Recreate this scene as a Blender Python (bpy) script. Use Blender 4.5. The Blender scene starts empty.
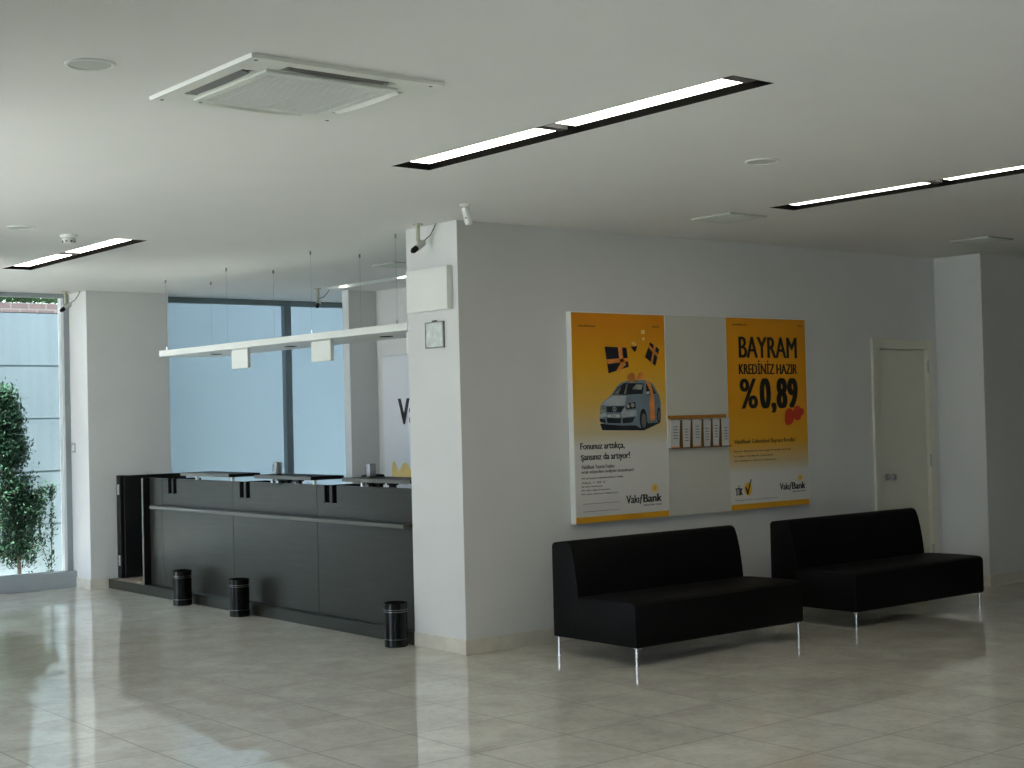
import bpy, bmesh, math, random
from mathutils import Vector, Matrix
random.seed(7)
COL = bpy.context.scene.collection
H = 2.975                                   # ceiling height
PI = math.pi

# ------------------------------------------------------------------ materials
def mat(name, col, rough=.6, metal=0., spec=.5, emit=None, estr=0., coat=0.):
    m = bpy.data.materials.new(name); m.use_nodes = True
    b = m.node_tree.nodes['Principled BSDF']
    b.inputs['Base Color'].default_value = (*col, 1)
    b.inputs['Roughness'].default_value = rough
    b.inputs['Metallic'].default_value = metal
    b.inputs['Specular IOR Level'].default_value = spec
    b.inputs['Coat Weight'].default_value = coat
    if emit:
        b.inputs['Emission Color'].default_value = (*emit, 1)
        b.inputs['Emission Strength'].default_value = estr
    return m

def nodes(m):
    nt = m.node_tree
    return nt, nt.nodes, nt.links, nt.nodes['Principled BSDF']

def noisy(m, scale=(8, 8, 8), amt=.08, bump=0., detail=4, wave=False):
    """small procedural colour variation (and bump) over the base colour, in object space"""
    nt, N, L, b = nodes(m)
    tc = N.new('ShaderNodeTexCoord'); mp = N.new('ShaderNodeMapping'); mp.inputs['Scale'].default_value = scale
    n = N.new('ShaderNodeTexNoise'); n.inputs['Detail'].default_value = detail; n.inputs['Scale'].default_value = 1
    L.new(tc.outputs['Object'], mp.inputs['Vector']); L.new(mp.outputs['Vector'], n.inputs['Vector'])
    c = b.inputs['Base Color'].default_value[:3]
    r = N.new('ShaderNodeValToRGB'); r.color_ramp.elements[0].position = .3; r.color_ramp.elements[1].position = .7
    r.color_ramp.elements[0].color = (*[x*(1-amt) for x in c], 1); r.color_ramp.elements[1].color = (*[min(1, x*(1+amt)) for x in c], 1)
    L.new(n.outputs['Fac'], r.inputs['Fac']); L.new(r.outputs['Color'], b.inputs['Base Color'])
    if bump:
        bp = N.new('ShaderNodeBump'); bp.inputs['Strength'].default_value = bump; bp.inputs['Distance'].default_value = .002
        L.new(n.outputs['Fac'], bp.inputs['Height']); L.new(bp.outputs['Normal'], b.inputs['Normal'])
    return m

M = {}
M['wall'] = noisy(mat('wall_paint', (.71, .72, .71), .75, spec=.25), (3, 3, 3), .015, .15)
M['walldark'] = noisy(mat('dark_wall_paint', (.11, .11, .105), .75, spec=.25), (3, 3, 3), .03)  # unseen walls darkened to cut the light they bounce back
M['ceil'] = noisy(mat('ceiling_paint', (.76, .765, .74), .85, spec=.2), (2, 2, 2), .012, .1)
M['base'] = noisy(mat('baseboard_stone', (.68, .645, .56), .3), (9, 9, 9), .08)
M['leather'] = noisy(mat('black_upholstery', (.003, .003, .0033), .6, spec=.16), (60, 60, 60), .3, .5)
M['chrome'] = noisy(mat('chrome', (.85, .86, .88), .12, 1.), (20, 20, 20), .02)
M['steel'] = noisy(mat('brushed_steel', (.45, .46, .46), .3, 1.), (5, 5, 80), .1)
M['laminate'] = noisy(mat('dark_wood_laminate', (.021, .0200, .0145), .33, spec=.5), (2, 2, 45), .28, .2, 6)
M['edge'] = noisy(mat('grey_laminate_edge', (.11, .112, .098), .4), (3, 3, 40), .12)
M['black'] = noisy(mat('black_laminate', (.006, .006, .006), .5, spec=.25), (8, 8, 8), .1)
M['binblack'] = noisy(mat('black_enamel', (.0025, .003, .003), .24, spec=.3), (12, 12, 12), .15)
M['void'] = noisy(mat('matt_black_recess', (.0012, .0012, .0012), .95, spec=.05), (5, 5, 5), .1)  # near-black that paints the shade inside the counter cut-outs
M['platform'] = noisy(mat('platform_wood', (.30, .24, .18), .5), (3, 30, 3), .15)
M['white'] = noisy(mat('white_lacquer', (.80, .82, .78), .4), (4, 4, 4), .015)
M['plastic'] = noisy(mat('white_plastic', (.72, .74, .68), .45), (5, 5, 5), .02)
M['vane'] = noisy(mat('grey_louvre', (.13, .13, .125), .5), (5, 5, 5), .04)
M['grille'] = noisy(mat('grey_plastic_grille', (.52, .55, .50), .55), (5, 5, 5), .02)
M['darkvoid'] = noisy(mat('dark_interior', (.02, .021, .02), .6), (5, 5, 5), .1)
M['lampblack'] = noisy(mat('black_trough', (.0022, .0022, .002), .9, spec=.05), (5, 5, 5), .1)
M['lampgrey'] = noisy(mat('grey_lamp_cap', (.09, .09, .09), .6), (5, 5, 5), .05)
M['tube'] = mat('lit_diffuser', (.9, .9, .85), .5, emit=(1, .95, .82), estr=6)
M['unlit'] = noisy(mat('unlit_diffuser', (.62, .66, .64), .35), (5, 5, 5), .03)
M['door'] = noisy(mat('door_cream', (.74, .73, .62), .45), (3, 3, 6), .02)
M['frame'] = noisy(mat('window_frame_grey', (.33, .37, .39), .4), (4, 4, 4), .03)
M['framewhite'] = noisy(mat('window_frame_white', (.72, .76, .76), .4), (4, 4, 4), .02)
M['mullion'] = noisy(mat('dark_grey_mullion', (.17, .21, .225), .45), (4, 4, 4), .04)
M['beige'] = noisy(mat('beige_bracket', (.42, .42, .31), .5), (4, 4, 4), .03)
M['dkgrey'] = noisy(mat('dark_grey_plastic', (.05, .055, .05), .45), (9, 9, 9), .1)
M['silver'] = noisy(mat('silver_plastic', (.42, .42, .45), .3, .5), (9, 9, 9), .05)
M['wire'] = noisy(mat('steel_wire', (.25, .26, .25), .4, .6), (9, 9, 9), .05)
M['board'] = noisy(mat('board_white', (.62, .615, .55), .4), (2, 2, 2), .02)
M['boardedge'] = noisy(mat('board_white_edge', (.80, .82, .80), .4), (2, 2, 2), .02)
M['leaf'] = noisy(mat('leaf_green', (.05, .14, .035), .6), (25, 25, 25), .6)
M['leaf2'] = noisy(mat('leaf_dark_green', (.014, .042, .022), .8, spec=.12), (9, 9, 9), .5)
M['bark'] = noisy(mat('bark', (.06, .045, .03), .8), (20, 20, 5), .3)
M['outwall'] = noisy(mat('pale_cladding', (.15, .20, .215), .5), (14, 14, .6), .07)
M['joint'] = noisy(mat('cladding_joint', (.10, .15, .16), .6), (9, 9, 9), .05)
M['soil'] = noisy(mat('dark_planting_soil', (.09, .08, .06), .9), (9, 9, 9), .3)  # dark ground colour, added to cut sunlight bounced to the ceiling
M['outground'] = noisy(mat('outdoor_paving', (.40, .41, .39), .8), (3, 3, 3), .12)
M['ink'] = noisy(mat('black_ink', (.012, .011, .012), .5), (5, 5, 5), .05)
M['inkblue'] = noisy(mat('navy_ink', (.012, .015, .026), .4), (5, 5, 5), .05)
M['inkgrey'] = noisy(mat('grey_ink', (.16, .16, .16), .5), (5, 5, 5), .05)
M['inkbrown'] = noisy(mat('brown_ink', (.14, .08, .02), .5), (5, 5, 5), .05)
M['yellow'] = noisy(mat('yellow_ink', (.85, .50, .03), .5), (5, 5, 5), .05)
M['paleyellow'] = noisy(mat('pale_yellow_ink', (.80, .62, .22), .5), (5, 5, 5), .08)
M['amber'] = noisy(mat('amber_ink', (.80, .40, .02), .5), (5, 5, 5), .05)
M['amberbrown'] = noisy(mat('amber_brown_plastic', (.40, .17, .02), .45), (9, 9, 9), .1)
M['orange'] = noisy(mat('orange_ink', (.74, .26, .05), .5), (12, 12, 12), .25)
M['red'] = noisy(mat('red_ink', (.62, .05, .02), .5), (12, 12, 12), .2)
M['carblue'] = noisy(mat('grey_blue_ink', (.19, .25, .30), .45), (6, 6, 6), .15)
M['carlight'] = noisy(mat('light_blue_grey_ink', (.42, .47, .50), .45), (12, 12, 12), .15)
M['cardark'] = noisy(mat('car_dark_ink', (.02, .025, .035), .45), (12, 12, 12), .3)
M['carglass'] = noisy(mat('car_glass_ink', (.30, .31, .27), .45), (9, 9, 9), .5)
M['paper'] = noisy(mat('brochure_paper', (.60, .60, .60), .5), (6, 6, 6), .05)
M['signblue'] = noisy(mat('white_sign_film', (.80, .82, .86), .22), (2, 2, 2), .02)
M['mirror'] = noisy(mat('plastic_sleeve', (.72, .78, .76), .15), (18, 18, 18), .15, .8)

def gradient_sheet(name, stops, rough=.4):
    """printed paper whose ink runs through the given colours with height (object z)"""
    m = mat(name, (1, 1, 1), rough); nt, N, L, b = nodes(m)
    tc = N.new('ShaderNodeTexCoord'); sp = N.new('ShaderNodeSeparateXYZ'); mr = N.new('ShaderNodeMapRange')
    mr.inputs['From Min'].default_value = .82; mr.inputs['From Max'].default_value = 2.37
    r = N.new('ShaderNodeValToRGB'); cr = r.color_ramp
    L.new(tc.outputs['Object'], sp.inputs[0]); L.new(sp.outputs['Z'], mr.inputs['Value'])
    L.new(mr.outputs[0], r.inputs['Fac']); L.new(r.outputs['Color'], b.inputs['Base Color'])
    z = lambda v: (v-.82)/1.55
    cr.elements[0].position = z(stops[0][0]); cr.elements[0].color = (*stops[0][1], 1)
    cr.elements[1].position = z(stops[-1][0]); cr.elements[1].color = (*stops[-1][1], 1)
    for zz, c in stops[1:-1]:
        e = cr.elements.new(z(zz)); e.color = (*c, 1)
    return m
WH = (.74, .73, .69)
M['posterA'] = gradient_sheet('poster_print_left', [(1.38, WH), (1.48, (.66, .56, .33)), (1.70, (.76, .48, .10)), (1.98, (.80, .40, .016)), (2.3, (.78, .28, .008))])
M['posterB'] = gradient_sheet('poster_print_right', [(1.12, WH), (1.2, (.66, .54, .30)), (1.36, (.78, .40, .03)), (1.7, (.78, .34, .012)), (2.3, (.76, .31, .010))])

def floor_mat():
    m = mat('polished_marble_tile', (.5, .5, .45), .06, spec=.85); nt, N, L, b = nodes(m)
    tc = N.new('ShaderNodeTexCoord'); mp = N.new('ShaderNodeMapping')
    mp.inputs['Location'].default_value = (0, .081, 0)
    L.new(tc.outputs['Object'], mp.inputs['Vector'])
    br = N.new('ShaderNodeTexBrick'); br.offset = 0; br.squash = 1
    br.inputs['Scale'].default_value = 1; br.inputs['Brick Width'].default_value = .567; br.inputs['Row Height'].default_value = .567
    br.inputs['Mortar Size'].default_value = .0045; br.inputs['Mortar Smooth'].default_value = 0.1
    br.inputs['Color1'].default_value = (.61, .59, .53, 1); br.inputs['Color2'].default_value = (.64, .62, .56, 1)
    br.inputs['Mortar'].default_value = (.14, .12, .09, 1)
    L.new(mp.outputs[0], br.inputs['Vector'])
    n = N.new('ShaderNodeTexNoise'); n.inputs['Scale'].default_value = 3.2; n.inputs['Detail'].default_value = 8; n.inputs['Distortion'].default_value = .5
    L.new(tc.outputs['Object'], n.inputs['Vector'])
    r = N.new('ShaderNodeValToRGB'); r.color_ramp.elements[0].position = .32; r.color_ramp.elements[1].position = .68
    r.color_ramp.elements[0].color = (.88, .87, .85, 1); r.color_ramp.elements[1].color = (1.08, 1.08, 1.06, 1)
    L.new(n.outputs['Fac'], r.inputs['Fac'])
    mx = N.new('ShaderNodeMix'); mx.data_type = 'RGBA'; mx.blend_type = 'MULTIPLY'; mx.inputs['Factor'].default_value = 1
    L.new(br.outputs['Color'], mx.inputs[6]); L.new(r.outputs['Color'], mx.inputs[7]); L.new(mx.outputs[2], b.inputs['Base Color'])
    # the joints are matt, the tiles polished
    rr = N.new('ShaderNodeMapRange'); rr.inputs['To Min'].default_value = .014; rr.inputs['To Max'].default_value = .5
    L.new(br.outputs['Fac'], rr.inputs['Value']); L.new(rr.outputs[0], b.inputs['Roughness'])
    # every tile is laid a hair out of level
    wn = N.new('ShaderNodeTexWhiteNoise'); wn.noise_dimensions = '3D'
    dv = N.new('ShaderNodeVectorMath'); dv.operation = 'SCALE'; dv.inputs['Scale'].default_value = 1/.567
    fl = N.new('ShaderNodeVectorMath'); fl.operation = 'FLOOR'
    L.new(mp.outputs[0], dv.inputs[0]); L.new(dv.outputs[0], fl.inputs[0]); L.new(fl.outputs[0], wn.inputs['Vector'])
    sb_ = N.new('ShaderNodeVectorMath'); sb_.operation = 'SUBTRACT'; sb_.inputs[1].default_value = (.5, .5, .5)
    sc_ = N.new('ShaderNodeVectorMath'); sc_.operation = 'SCALE'; sc_.inputs['Scale'].default_value = .007
    L.new(wn.outputs['Color'], sb_.inputs[0]); L.new(sb_.outputs[0], sc_.inputs[0])
    ge = N.new('ShaderNodeNewGeometry'); ad = N.new('ShaderNodeVectorMath'); ad.operation = 'ADD'
    L.new(ge.outputs['Normal'], ad.inputs[0]); L.new(sc_.outputs[0], ad.inputs[1])
    nm = N.new('ShaderNodeVectorMath'); nm.operation = 'NORMALIZE'
    L.new(ad.outputs[0], nm.inputs[0]); L.new(nm.outputs[0], b.inputs['Normal'])
    # fine mottling of the stone
    n3 = N.new('ShaderNodeTexNoise'); n3.inputs['Scale'].default_value = 14; n3.inputs['Detail'].default_value = 6; n3.inputs['Distortion'].default_value = 1.5
    L.new(tc.outputs['Object'], n3.inputs['Vector'])
    r3 = N.new('ShaderNodeValToRGB'); r3.color_ramp.elements[0].position = .35; r3.color_ramp.elements[1].position = .6
    r3.color_ramp.elements[0].color = (.93, .92, .90, 1); r3.color_ramp.elements[1].color = (1.03, 1.03, 1.03, 1)
    L.new(n3.outputs['Fac'], r3.inputs['Fac'])
    m3 = N.new('ShaderNodeMix'); m3.data_type = 'RGBA'; m3.blend_type = 'MULTIPLY'; m3.inputs['Factor'].default_value = 1
    L.new(mx.outputs[2], m3.inputs[6]); L.new(r3.outputs['Color'], m3.inputs[7]); L.new(m3.outputs[2], b.inputs['Base Color'])
    return m
M['floor'] = floor_mat()

def glass_mat():
    m = bpy.data.materials.new('window_glass'); m.use_nodes = True; nt = m.node_tree; nt.nodes.clear()
    o = nt.nodes.new('ShaderNodeOutputMaterial'); mx = nt.nodes.new('ShaderNodeMixShader')
    t = nt.nodes.new('ShaderNodeBsdfTransparent'); t.inputs[0].default_value = (.95, .95, .95, 1)
    g = nt.nodes.new('ShaderNodeBsdfGlossy'); g.inputs['Roughness'].default_value = .01
    f = nt.nodes.new('ShaderNodeFresnel'); f.inputs[0].default_value = 1.3
    nt.links.new(f.outputs[0], mx.inputs[0]); nt.links.new(t.outputs[0], mx.inputs[1]); nt.links.new(g.outputs[0], mx.inputs[2])
    nt.links.new(mx.outputs[0], o.inputs[0]); return m
M['glass'] = glass_mat()

def blind_mat():
    """pale blue roller blind: half of the daylight behind comes through"""
    m = bpy.data.materials.new('blue_blind_fabric'); m.use_nodes = True; nt = m.node_tree; nt.nodes.clear()
    o = nt.nodes.new('ShaderNodeOutputMaterial'); mx = nt.nodes.new('ShaderNodeMixShader'); mx.inputs[0].default_value = .72
    t = nt.nodes.new('ShaderNodeBsdfTranslucent'); d = nt.nodes.new('ShaderNodeBsdfDiffuse')
    tc = nt.nodes.new('ShaderNodeTexCoord'); n = nt.nodes.new('ShaderNodeTexNoise'); n.inputs['Scale'].default_value = .8
    r = nt.nodes.new('ShaderNodeValToRGB'); r.color_ramp.elements[0].color = (.39, .457, .482, 1); r.color_ramp.elements[1].color = (.41, .476, .508, 1)
    nt.links.new(tc.outputs['Object'], n.inputs['Vector']); nt.links.new(n.outputs['Fac'], r.inputs['Fac'])
    nt.links.new(r.outputs[0], t.inputs[0]); nt.links.new(r.outputs[0], d.inputs[0])
    nt.links.new(d.outputs[0], mx.inputs[1]); nt.links.new(t.outputs[0], mx.inputs[2]); nt.links.new(mx.outputs[0], o.inputs[0]); return m
M['blind'] = blind_mat()

def brick_mat():
    m = mat('old_brick', (.3, .2, .17), .9); nt, N, L, b = nodes(m)
    tc = N.new('ShaderNodeTexCoord'); br = N.new('ShaderNodeTexBrick'); mp = N.new('ShaderNodeMapping')
    mp.inputs['Rotation'].default_value = (PI/2, 0, 0)
    br.inputs['Scale'].default_value = 1; br.inputs['Brick Width'].default_value = .2; br.inputs['Row Height'].default_value = .07
    br.inputs['Mortar Size'].default_value = .008
    br.inputs['Color1'].default_value = (.17, .12, .11, 1); br.inputs['Color2'].default_value = (.12, .085, .08, 1); br.inputs['Mortar'].default_value = (.19, .18, .17, 1)
    L.new(tc.outputs['Object'], mp.inputs[0]); L.new(mp.outputs[0], br.inputs['Vector']); L.new(br.outputs['Color'], b.inputs['Base Color']); return m
M['brick'] = brick_mat()

# ------------------------------------------------------------------ mesh helpers
class MB:
    def __init__(s): s.bm = bmesh.new()
    def box(s, x0, x1, y0, y1, z0, z1, bev=0., seg=2, rot=None, about=None):
        r = bmesh.ops.create_cube(s.bm, size=1)
        vs = r['verts']
        for v in vs:
            v.co = Vector(((x0+x1)/2+v.co.x*(x1-x0), (y0+y1)/2+v.co.y*(y1-y0), (z0+z1)/2+v.co.z*(z1-z0)))
        if bev:
            es = {e for v in vs for e in v.link_edges}
            g = bmesh.ops.bevel(s.bm, geom=list(es), offset=bev, segments=seg, affect='EDGES', profile=.5)
            vs = list({v for f in g['faces'] for v in f.verts} | {v for v in vs if v.is_valid})
        if rot is not None:
            bmesh.ops.rotate(s.bm, cent=about or Vector(((x0+x1)/2, (y0+y1)/2, (z0+z1)/2)), matrix=rot, verts=vs)
        return s
    def tube(s, a, b, r, r2=None, n=16):
        a, b = Vector(a), Vector(b); d = b-a
        mt = Matrix.Translation((a+b)/2) @ d.to_track_quat('Z', 'Y').to_matrix().to_4x4()
        bmesh.ops.create_cone(s.bm, cap_ends=True, segments=n, radius1=r, radius2=r if r2 is None else r2, depth=d.length, matrix=mt)
        return s
    def path(s, pts, r, n=8):
        pts = [Vector(p) for p in pts]; rings = []
        for i, p in enumerate(pts):
            t = (pts[min(i+1, len(pts)-1)]-pts[max(i-1, 0)]).normalized()
            q = t.to_track_quat('Z', 'Y')
            rings.append([s.bm.verts.new(p+q @ Vector((r*math.cos(2*PI*k/n), r*math.sin(2*PI*k/n), 0))) for k in range(n)])
        for A, B in zip(rings, rings[1:]):
            for k in range(n): s.bm.faces.new((A[k], A[(k+1) % n], B[(k+1) % n], B[k]))
        s.bm.faces.new(rings[0][::-1]); s.bm.faces.new(rings[-1]); return s
    def lathe(s, prof, c=(0, 0, 0), n=40):
        rings = []
        for r, z in prof:
            rings.append([s.bm.verts.new((c[0]+r*math.cos(2*PI*k/n), c[1]+r*math.sin(2*PI*k/n), c[2]+z)) for k in range(n)])
        for A, B in zip(rings, rings[1:]):
            for k in range(n): s.bm.faces.new((A[k], A[(k+1) % n], B[(k+1) % n], B[k]))
        if prof[0][0] > 1e-4: s.bm.faces.new(rings[0][::-1])
        if prof[-1][0] > 1e-4: s.bm.faces.new(rings[-1])
        return s
    def prism(s, pts, f0, f1, axis, bev=0., seg=3):
        """polygon pts (2D) extruded between f0 and f1 along axis; axis 0: pts=(y,z); 1: (x,z); 2: (x,y)"""
        def P(p, f): return {0: (f, p[0], p[1]), 1: (p[0], f, p[1]), 2: (p[0], p[1], f)}[axis]
        A = [s.bm.verts.new(P(p, f0)) for p in pts]; B = [s.bm.verts.new(P(p, f1)) for p in pts]
        fs = [s.bm.faces.new(A), s.bm.faces.new(B[::-1])]
        n = len(pts)
        for k in range(n): fs.append(s.bm.faces.new((A[k], B[k], B[(k+1) % n], A[(k+1) % n])))
        bmesh.ops.recalc_face_normals(s.bm, faces=fs)
        if bev:
            es = list({e for f in fs[:2] for e in f.edges})
            bmesh.ops.bevel(s.bm, geom=es, offset=bev, segments=seg, affect='EDGES', profile=.5)
        return s
    def build(s, name, m, parent=None, smooth=False, kind=None):
        bmesh.ops.recalc_face_normals(s.bm, faces=s.bm.faces)
        me = bpy.data.meshes.new(name); s.bm.to_mesh(me); s.bm.free()
        me.materials.append(m)
        if smooth:
            for p in me.polygons: p.use_smooth = True
            me.set_sharp_from_angle(angle=math.radians(35))
        o = bpy.data.objects.new(name, me); COL.objects.link(o)
        if parent: o.parent = parent; o.location = -parent.location if parent.parent is None else -(parent.location+parent.parent.location)
        if kind: o['kind'] = kind
        return o

def tag(o, label, cat, group=None):
    o['label'] = label; o['category'] = cat
    if group: o['group'] = group
    return o
def thing(name, label, cat, loc=(0, 0, 0), group=None):
    o = bpy.data.objects.new(name, None); COL.objects.link(o); o.location = loc; o.empty_display_size = .1
    return tag(o, label, cat, group)
def struct(name, mb, m): return mb.build(name, m, kind='structure')
def copy_tree(o, loc, label, group=None):
    r = o.copy(); COL.objects.link(r); r.location = loc; r['label'] = label
    if group: r['group'] = group
    for ch in o.children:
        c = ch.copy(); COL.objects.link(c); c.parent = r
        for g in ch.children:
            d = g.copy(); COL.objects.link(d); d.parent = c
    return r

def text(name, s, box, m, parent, fat=0., f=-.0565, axis='y', shear=0., space=1.):
    """lettering fitted into box=(a0,a1,z0,z1); axis 'y': reads along +x on a face turned to -y; 'x': reads along -y on a face turned to -x"""
    cu = bpy.data.curves.new('lettering', 'FONT'); cu.body = s; cu.shear = shear; cu.space_character = space
    cu.resolution_u = 4
    ob = bpy.data.objects.new('lettering', cu); COL.objects.link(ob)
    dg = bpy.context.evaluated_depsgraph_get(); dg.update()
    me = bpy.data.meshes.new_from_object(ob.evaluated_get(dg))
    bpy.data.objects.remove(ob); bpy.data.curves.remove(cu)
    xs = [v.co.x for v in me.vertices]; ys = [v.co.y for v in me.vertices]
    X0, X1, Y0, Y1 = min(xs), max(xs), min(ys), max(ys); a0, a1, z0, z1 = box
    # fat = stroke thickening in metres: the glyphs laid over each other with small sideways shifts
    k = 2*fat if a1 > a0 else -2*fat; a0 += k/2; a1 -= k/2
    src = [(v.co.copy()) for v in me.vertices]; pol = [list(p.vertices) for p in me.polygons]
    bm = bmesh.new()
    for q_, sh in enumerate(((0,) if not fat else (-1, -.33, .33, 1))):
        vs = []
        for c in src:
            a = a0+(c.x-X0)/(X1-X0)*(a1-a0)+sh*fat; z = z0+(c.y-Y0)/(Y1-Y0)*(z1-z0); ff = f-.00006*q_
            vs.append(bm.verts.new((a, ff, z) if axis == 'y' else (ff, a, z)))
        for p in pol: bm.faces.new([vs[i] for i in p])
    ext = bmesh.ops.extrude_face_region(bm, geom=bm.faces[:])
    d = Vector((0, .0008, 0)) if axis == 'y' else Vector((.0008, 0, 0))
    for v in [g for g in ext['geom'] if isinstance(g, bmesh.types.BMVert)]: v.co += d
    bmesh.ops.recalc_face_normals(bm, faces=bm.faces)
    me.materials.clear(); bm.to_mesh(me); bm.free(); me.materials.append(m); me.name = name
    o = bpy.data.objects.new(name, me); COL.objects.link(o); o.parent = parent; o.location = -parent.location
    return o

# ------------------------------------------------------------------ the room
struct('floor', MB().prism([(-7, -10), (9.5, -10), (9.5, 6.46), (-3.1, 6.46), (-3.1, 2), (-7, 2)], -.12, 0, 2), M['floor'])

LIGHTS = [(-1.575, -1.325, -4.0, -1.54), (1.50, 1.75, -3.97, -1.50), (-1.60, -1.35, 1.99, 4.30), (1.86, 2.04, 2.35, 4.76)]
def ceiling():
    xs = sorted({-7.0, -3.1, 9.5} | {v for l in LIGHTS for v in l[:2]}); ys = sorted({-10.0, 2.0, 6.46} | {v for l in LIGHTS for v in l[2:]})
    mb = MB()
    for i in range(len(xs)-1):
        for j in range(len(ys)-1):
            cx, cy = (xs[i]+xs[i+1])/2, (ys[j]+ys[j+1])/2
            if cx < -3.6 and cy > 2: continue
            if any(l[0] < cx < l[1] and l[2] < cy < l[3] for l in LIGHTS): continue
            vs = [mb.bm.verts.new(p) for p in ((xs[i], ys[j], H), (xs[i+1], ys[j], H), (xs[i+1], ys[j+1], H), (xs[i], ys[j+1], H))]
            mb.bm.faces.new(vs)
    bmesh.ops.remove_doubles(mb.bm, verts=mb.bm.verts, dist=1e-5)
    mb.box(-7.2, 9.7, -10.2, 2.12, H+.12, H+.3).box(-3.22, 9.7, 2.12, 6.6, H+.12, H+.3)
    return struct('ceiling', mb, M['ceil'])
ceiling()

# wall with the posters: pillar end, then a wall with a door opening
w = MB(); w.prism([(0, 0), (4.58, 0), (4.58, .16), (.5, .16), (.5, .61), (0, .61)], 0, H, 2)
w.box(4.58, 5.33, .105, .16, 0, 2.16); w.box(4.58, 5.33, 0, .16, 2.16, H); w.box(5.33, 5.47, 0, .16, 0, H)
struct('wall_front', w, M['wall'])
struct('wall_right', MB().box(5.47, 9.7, -.49, .16, 0, H), M['wall'])
struct('wall_left', MB().box(-.18, .70, 5.96, 6.46, 0, H), M['wall'])
struct('wall_rear', MB().prism([(2.21, 4.87), (2.55, 4.87), (2.55, .16), (2.75, .16), (2.75, 4.99), (2.21, 4.99)], 0, H, 2), M['wall'])
struct('wall_end', MB().box(3.35, 3.5, 4.99, 6.46, 0, H).box(2.75, 3.5, 4.87, 4.99, 0, H), M['wall'])
struct('wall_back', MB().box(-7.2, 9.7, -10.2, -10, 0, H), M['walldark'])
struct('wall_east', MB().box(9.5, 9.7, -10, -.49, 0, H), M['walldark'])
struct('wall_west', MB().box(-7.2, -7.0, -10, -9.6, 0, H).box(-7.2, -7.0, -6.4, -1.0, 0, H), M['wall'])  # unseen; the pier between the glazed parts is shaped to cut daylight
struct('wall_upper_storey', MB().box(-4.0, 9.7, 6.46, 6.6, H+.3, 8), M['wall'])  # unseen wall added above the roof to block sky and sun outside
b = .1
struct('baseboard_left', MB().box(-.192, -.18, 5.948, 6.30, 0, b).box(-.18, .0, 5.948, 5.96, 0, b), M['base'])
struct('baseboard_pillar', MB().box(-.012, 0, -.012, .60, 0, b).box(0, 4.503, -.012, 0, 0, b), M['base'])
struct('baseboard_right', MB().box(5.458, 5.47, -.502, -.0, 0, b).box(5.47, 9.5, -.502, -.49, 0, b), M['base'])

# door
d = MB().box(4.615, 5.297, .012, .052, .005, 2.128, .002).build('door_1', M['door'], kind='structure')
fr = MB().box(4.503, 4.608, -.022, .1, 0, 2.225, .004).box(5.303, 5.385, -.022, .1, 0, 2.225, .004).box(4.608, 5.303, -.022, .1, 2.135, 2.225, .004)
fr.build('door_frame', M['door'], d)
hd = MB().tube((4.70, .012, 1.0), (4.70, -.004, 1.0), .028, n=24).tube((4.70, -.004, 1.0), (4.70, -.05, 1.0), .011)
hd.lathe([(.001, 0), (.02, .002), (.027, .012), (.027, .022), (.02, .032), (.001, .035)], (0, 0, 0), 24)
for v in hd.bm.verts:
    if abs(v.co.x) < .1: v.co = Vector((4.70+v.co.x, -.045-v.co.z, 1.0+v.co.y))
hd.build('door_handle', M['steel'], d, True)
for z in (.312, 1.128, 1.976):
    MB().tube((5.30, -.026, z-.055), (5.30, -.026, z+.055), .009).build('hinge', M['steel'], d, True)

# windows in the y = 6.31 wall
def win_frame_part(name, x0, x1, z0, z1, m, parent, y0=6.40, y1=6.46): return MB().box(x0, x1, y0, y1, z0, z1, .004).build(name, m, parent)
w1 = MB().box(-3.1, -.18, 6.30, 6.46, 0, .165, .005).build('window_1', M['frame'], kind='structure')
win_frame_part('window_head', -3.1, -.18, 2.93, H, M['frame'], w1)
win_frame_part('window_jamb', -.245, -.18, .165, 2.93, M['frame'], w1)
win_frame_part('window_bead', -.275, -.245, .165, 2.93, M['framewhite'], w1, 6.38, 6.46)
for x in (-2.4,): win_frame_part('window_mullion', x-.04, x+.04, .165, 2.93, M['frame'], w1)
MB().box(-3.1, -.245, 6.43, 6.438, .165, 2.93).build('window_pane', M['glass'], w1)

w2 = MB().box(.70, 3.35, 6.29, 6.40, 0, .10, .004).build('window_2', M['frame'], kind='structure')
win_frame_part('window_head', .70, 3.35, 2.915, H, M['mullion'], w2, 6.29, 6.37)
win_frame_part('window_mullion', 2.266, 2.349, .10, 2.915, M['mullion'], w2, 6.29, 6.37)
win_frame_part('window_jamb', .70, .76, .10, 2.915, M['mullion'], w2, 6.29, 6.37)
MB().box(.76, 3.35, 6.385, 6.393, .10, 2.915).build('window_pane', M['glass'], w2)
MB().box(.76, 2.27, 6.372, 6.376, .10, 2.94).box(2.345, 3.35, 6.372, 6.376, .10, 2.94).build('window_blind', M['blind'], w2)

w3 = MB().box(-7.12, -7.0, -9.6, -6.4, 0, .10, .004).box(-7.12, -7.0, -1.0, 2.0, 0, .10, .004).build('window_3', M['frame'], kind='structure')
MB().box(-7.12, -7.0, -9.6, 2.0, 2.90, H+.12).build('window_head', M['frame'], w3)
for y in (-9.56, -8.0, -6.44, -.96, .5, 1.96): MB().box(-7.1, -7.0, y-.04, y+.04, .1, 2.9).build('window_mullion', M['frame'], w3)
MB().box(-7.06, -7.05, -9.6, -6.4, .1, 2.9).box(-7.06, -7.05, -1.0, 2.0, .1, 2.9).build('window_pane', M['glass'], w3)
struct('wall_bay', MB().box(-3.22, -3.1, 2.0, 3.9, 0, H+.12), M['wall'])  # unseen solid wall added to limit daylight on counter and pillar front
w5 = MB().box(-7.0, -3.22, 2.0, 2.12, 0, .10, .004).build('window_5', M['frame'], kind='structure')  # unseen return glazing added for more daylight on pillar and ceiling
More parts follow.
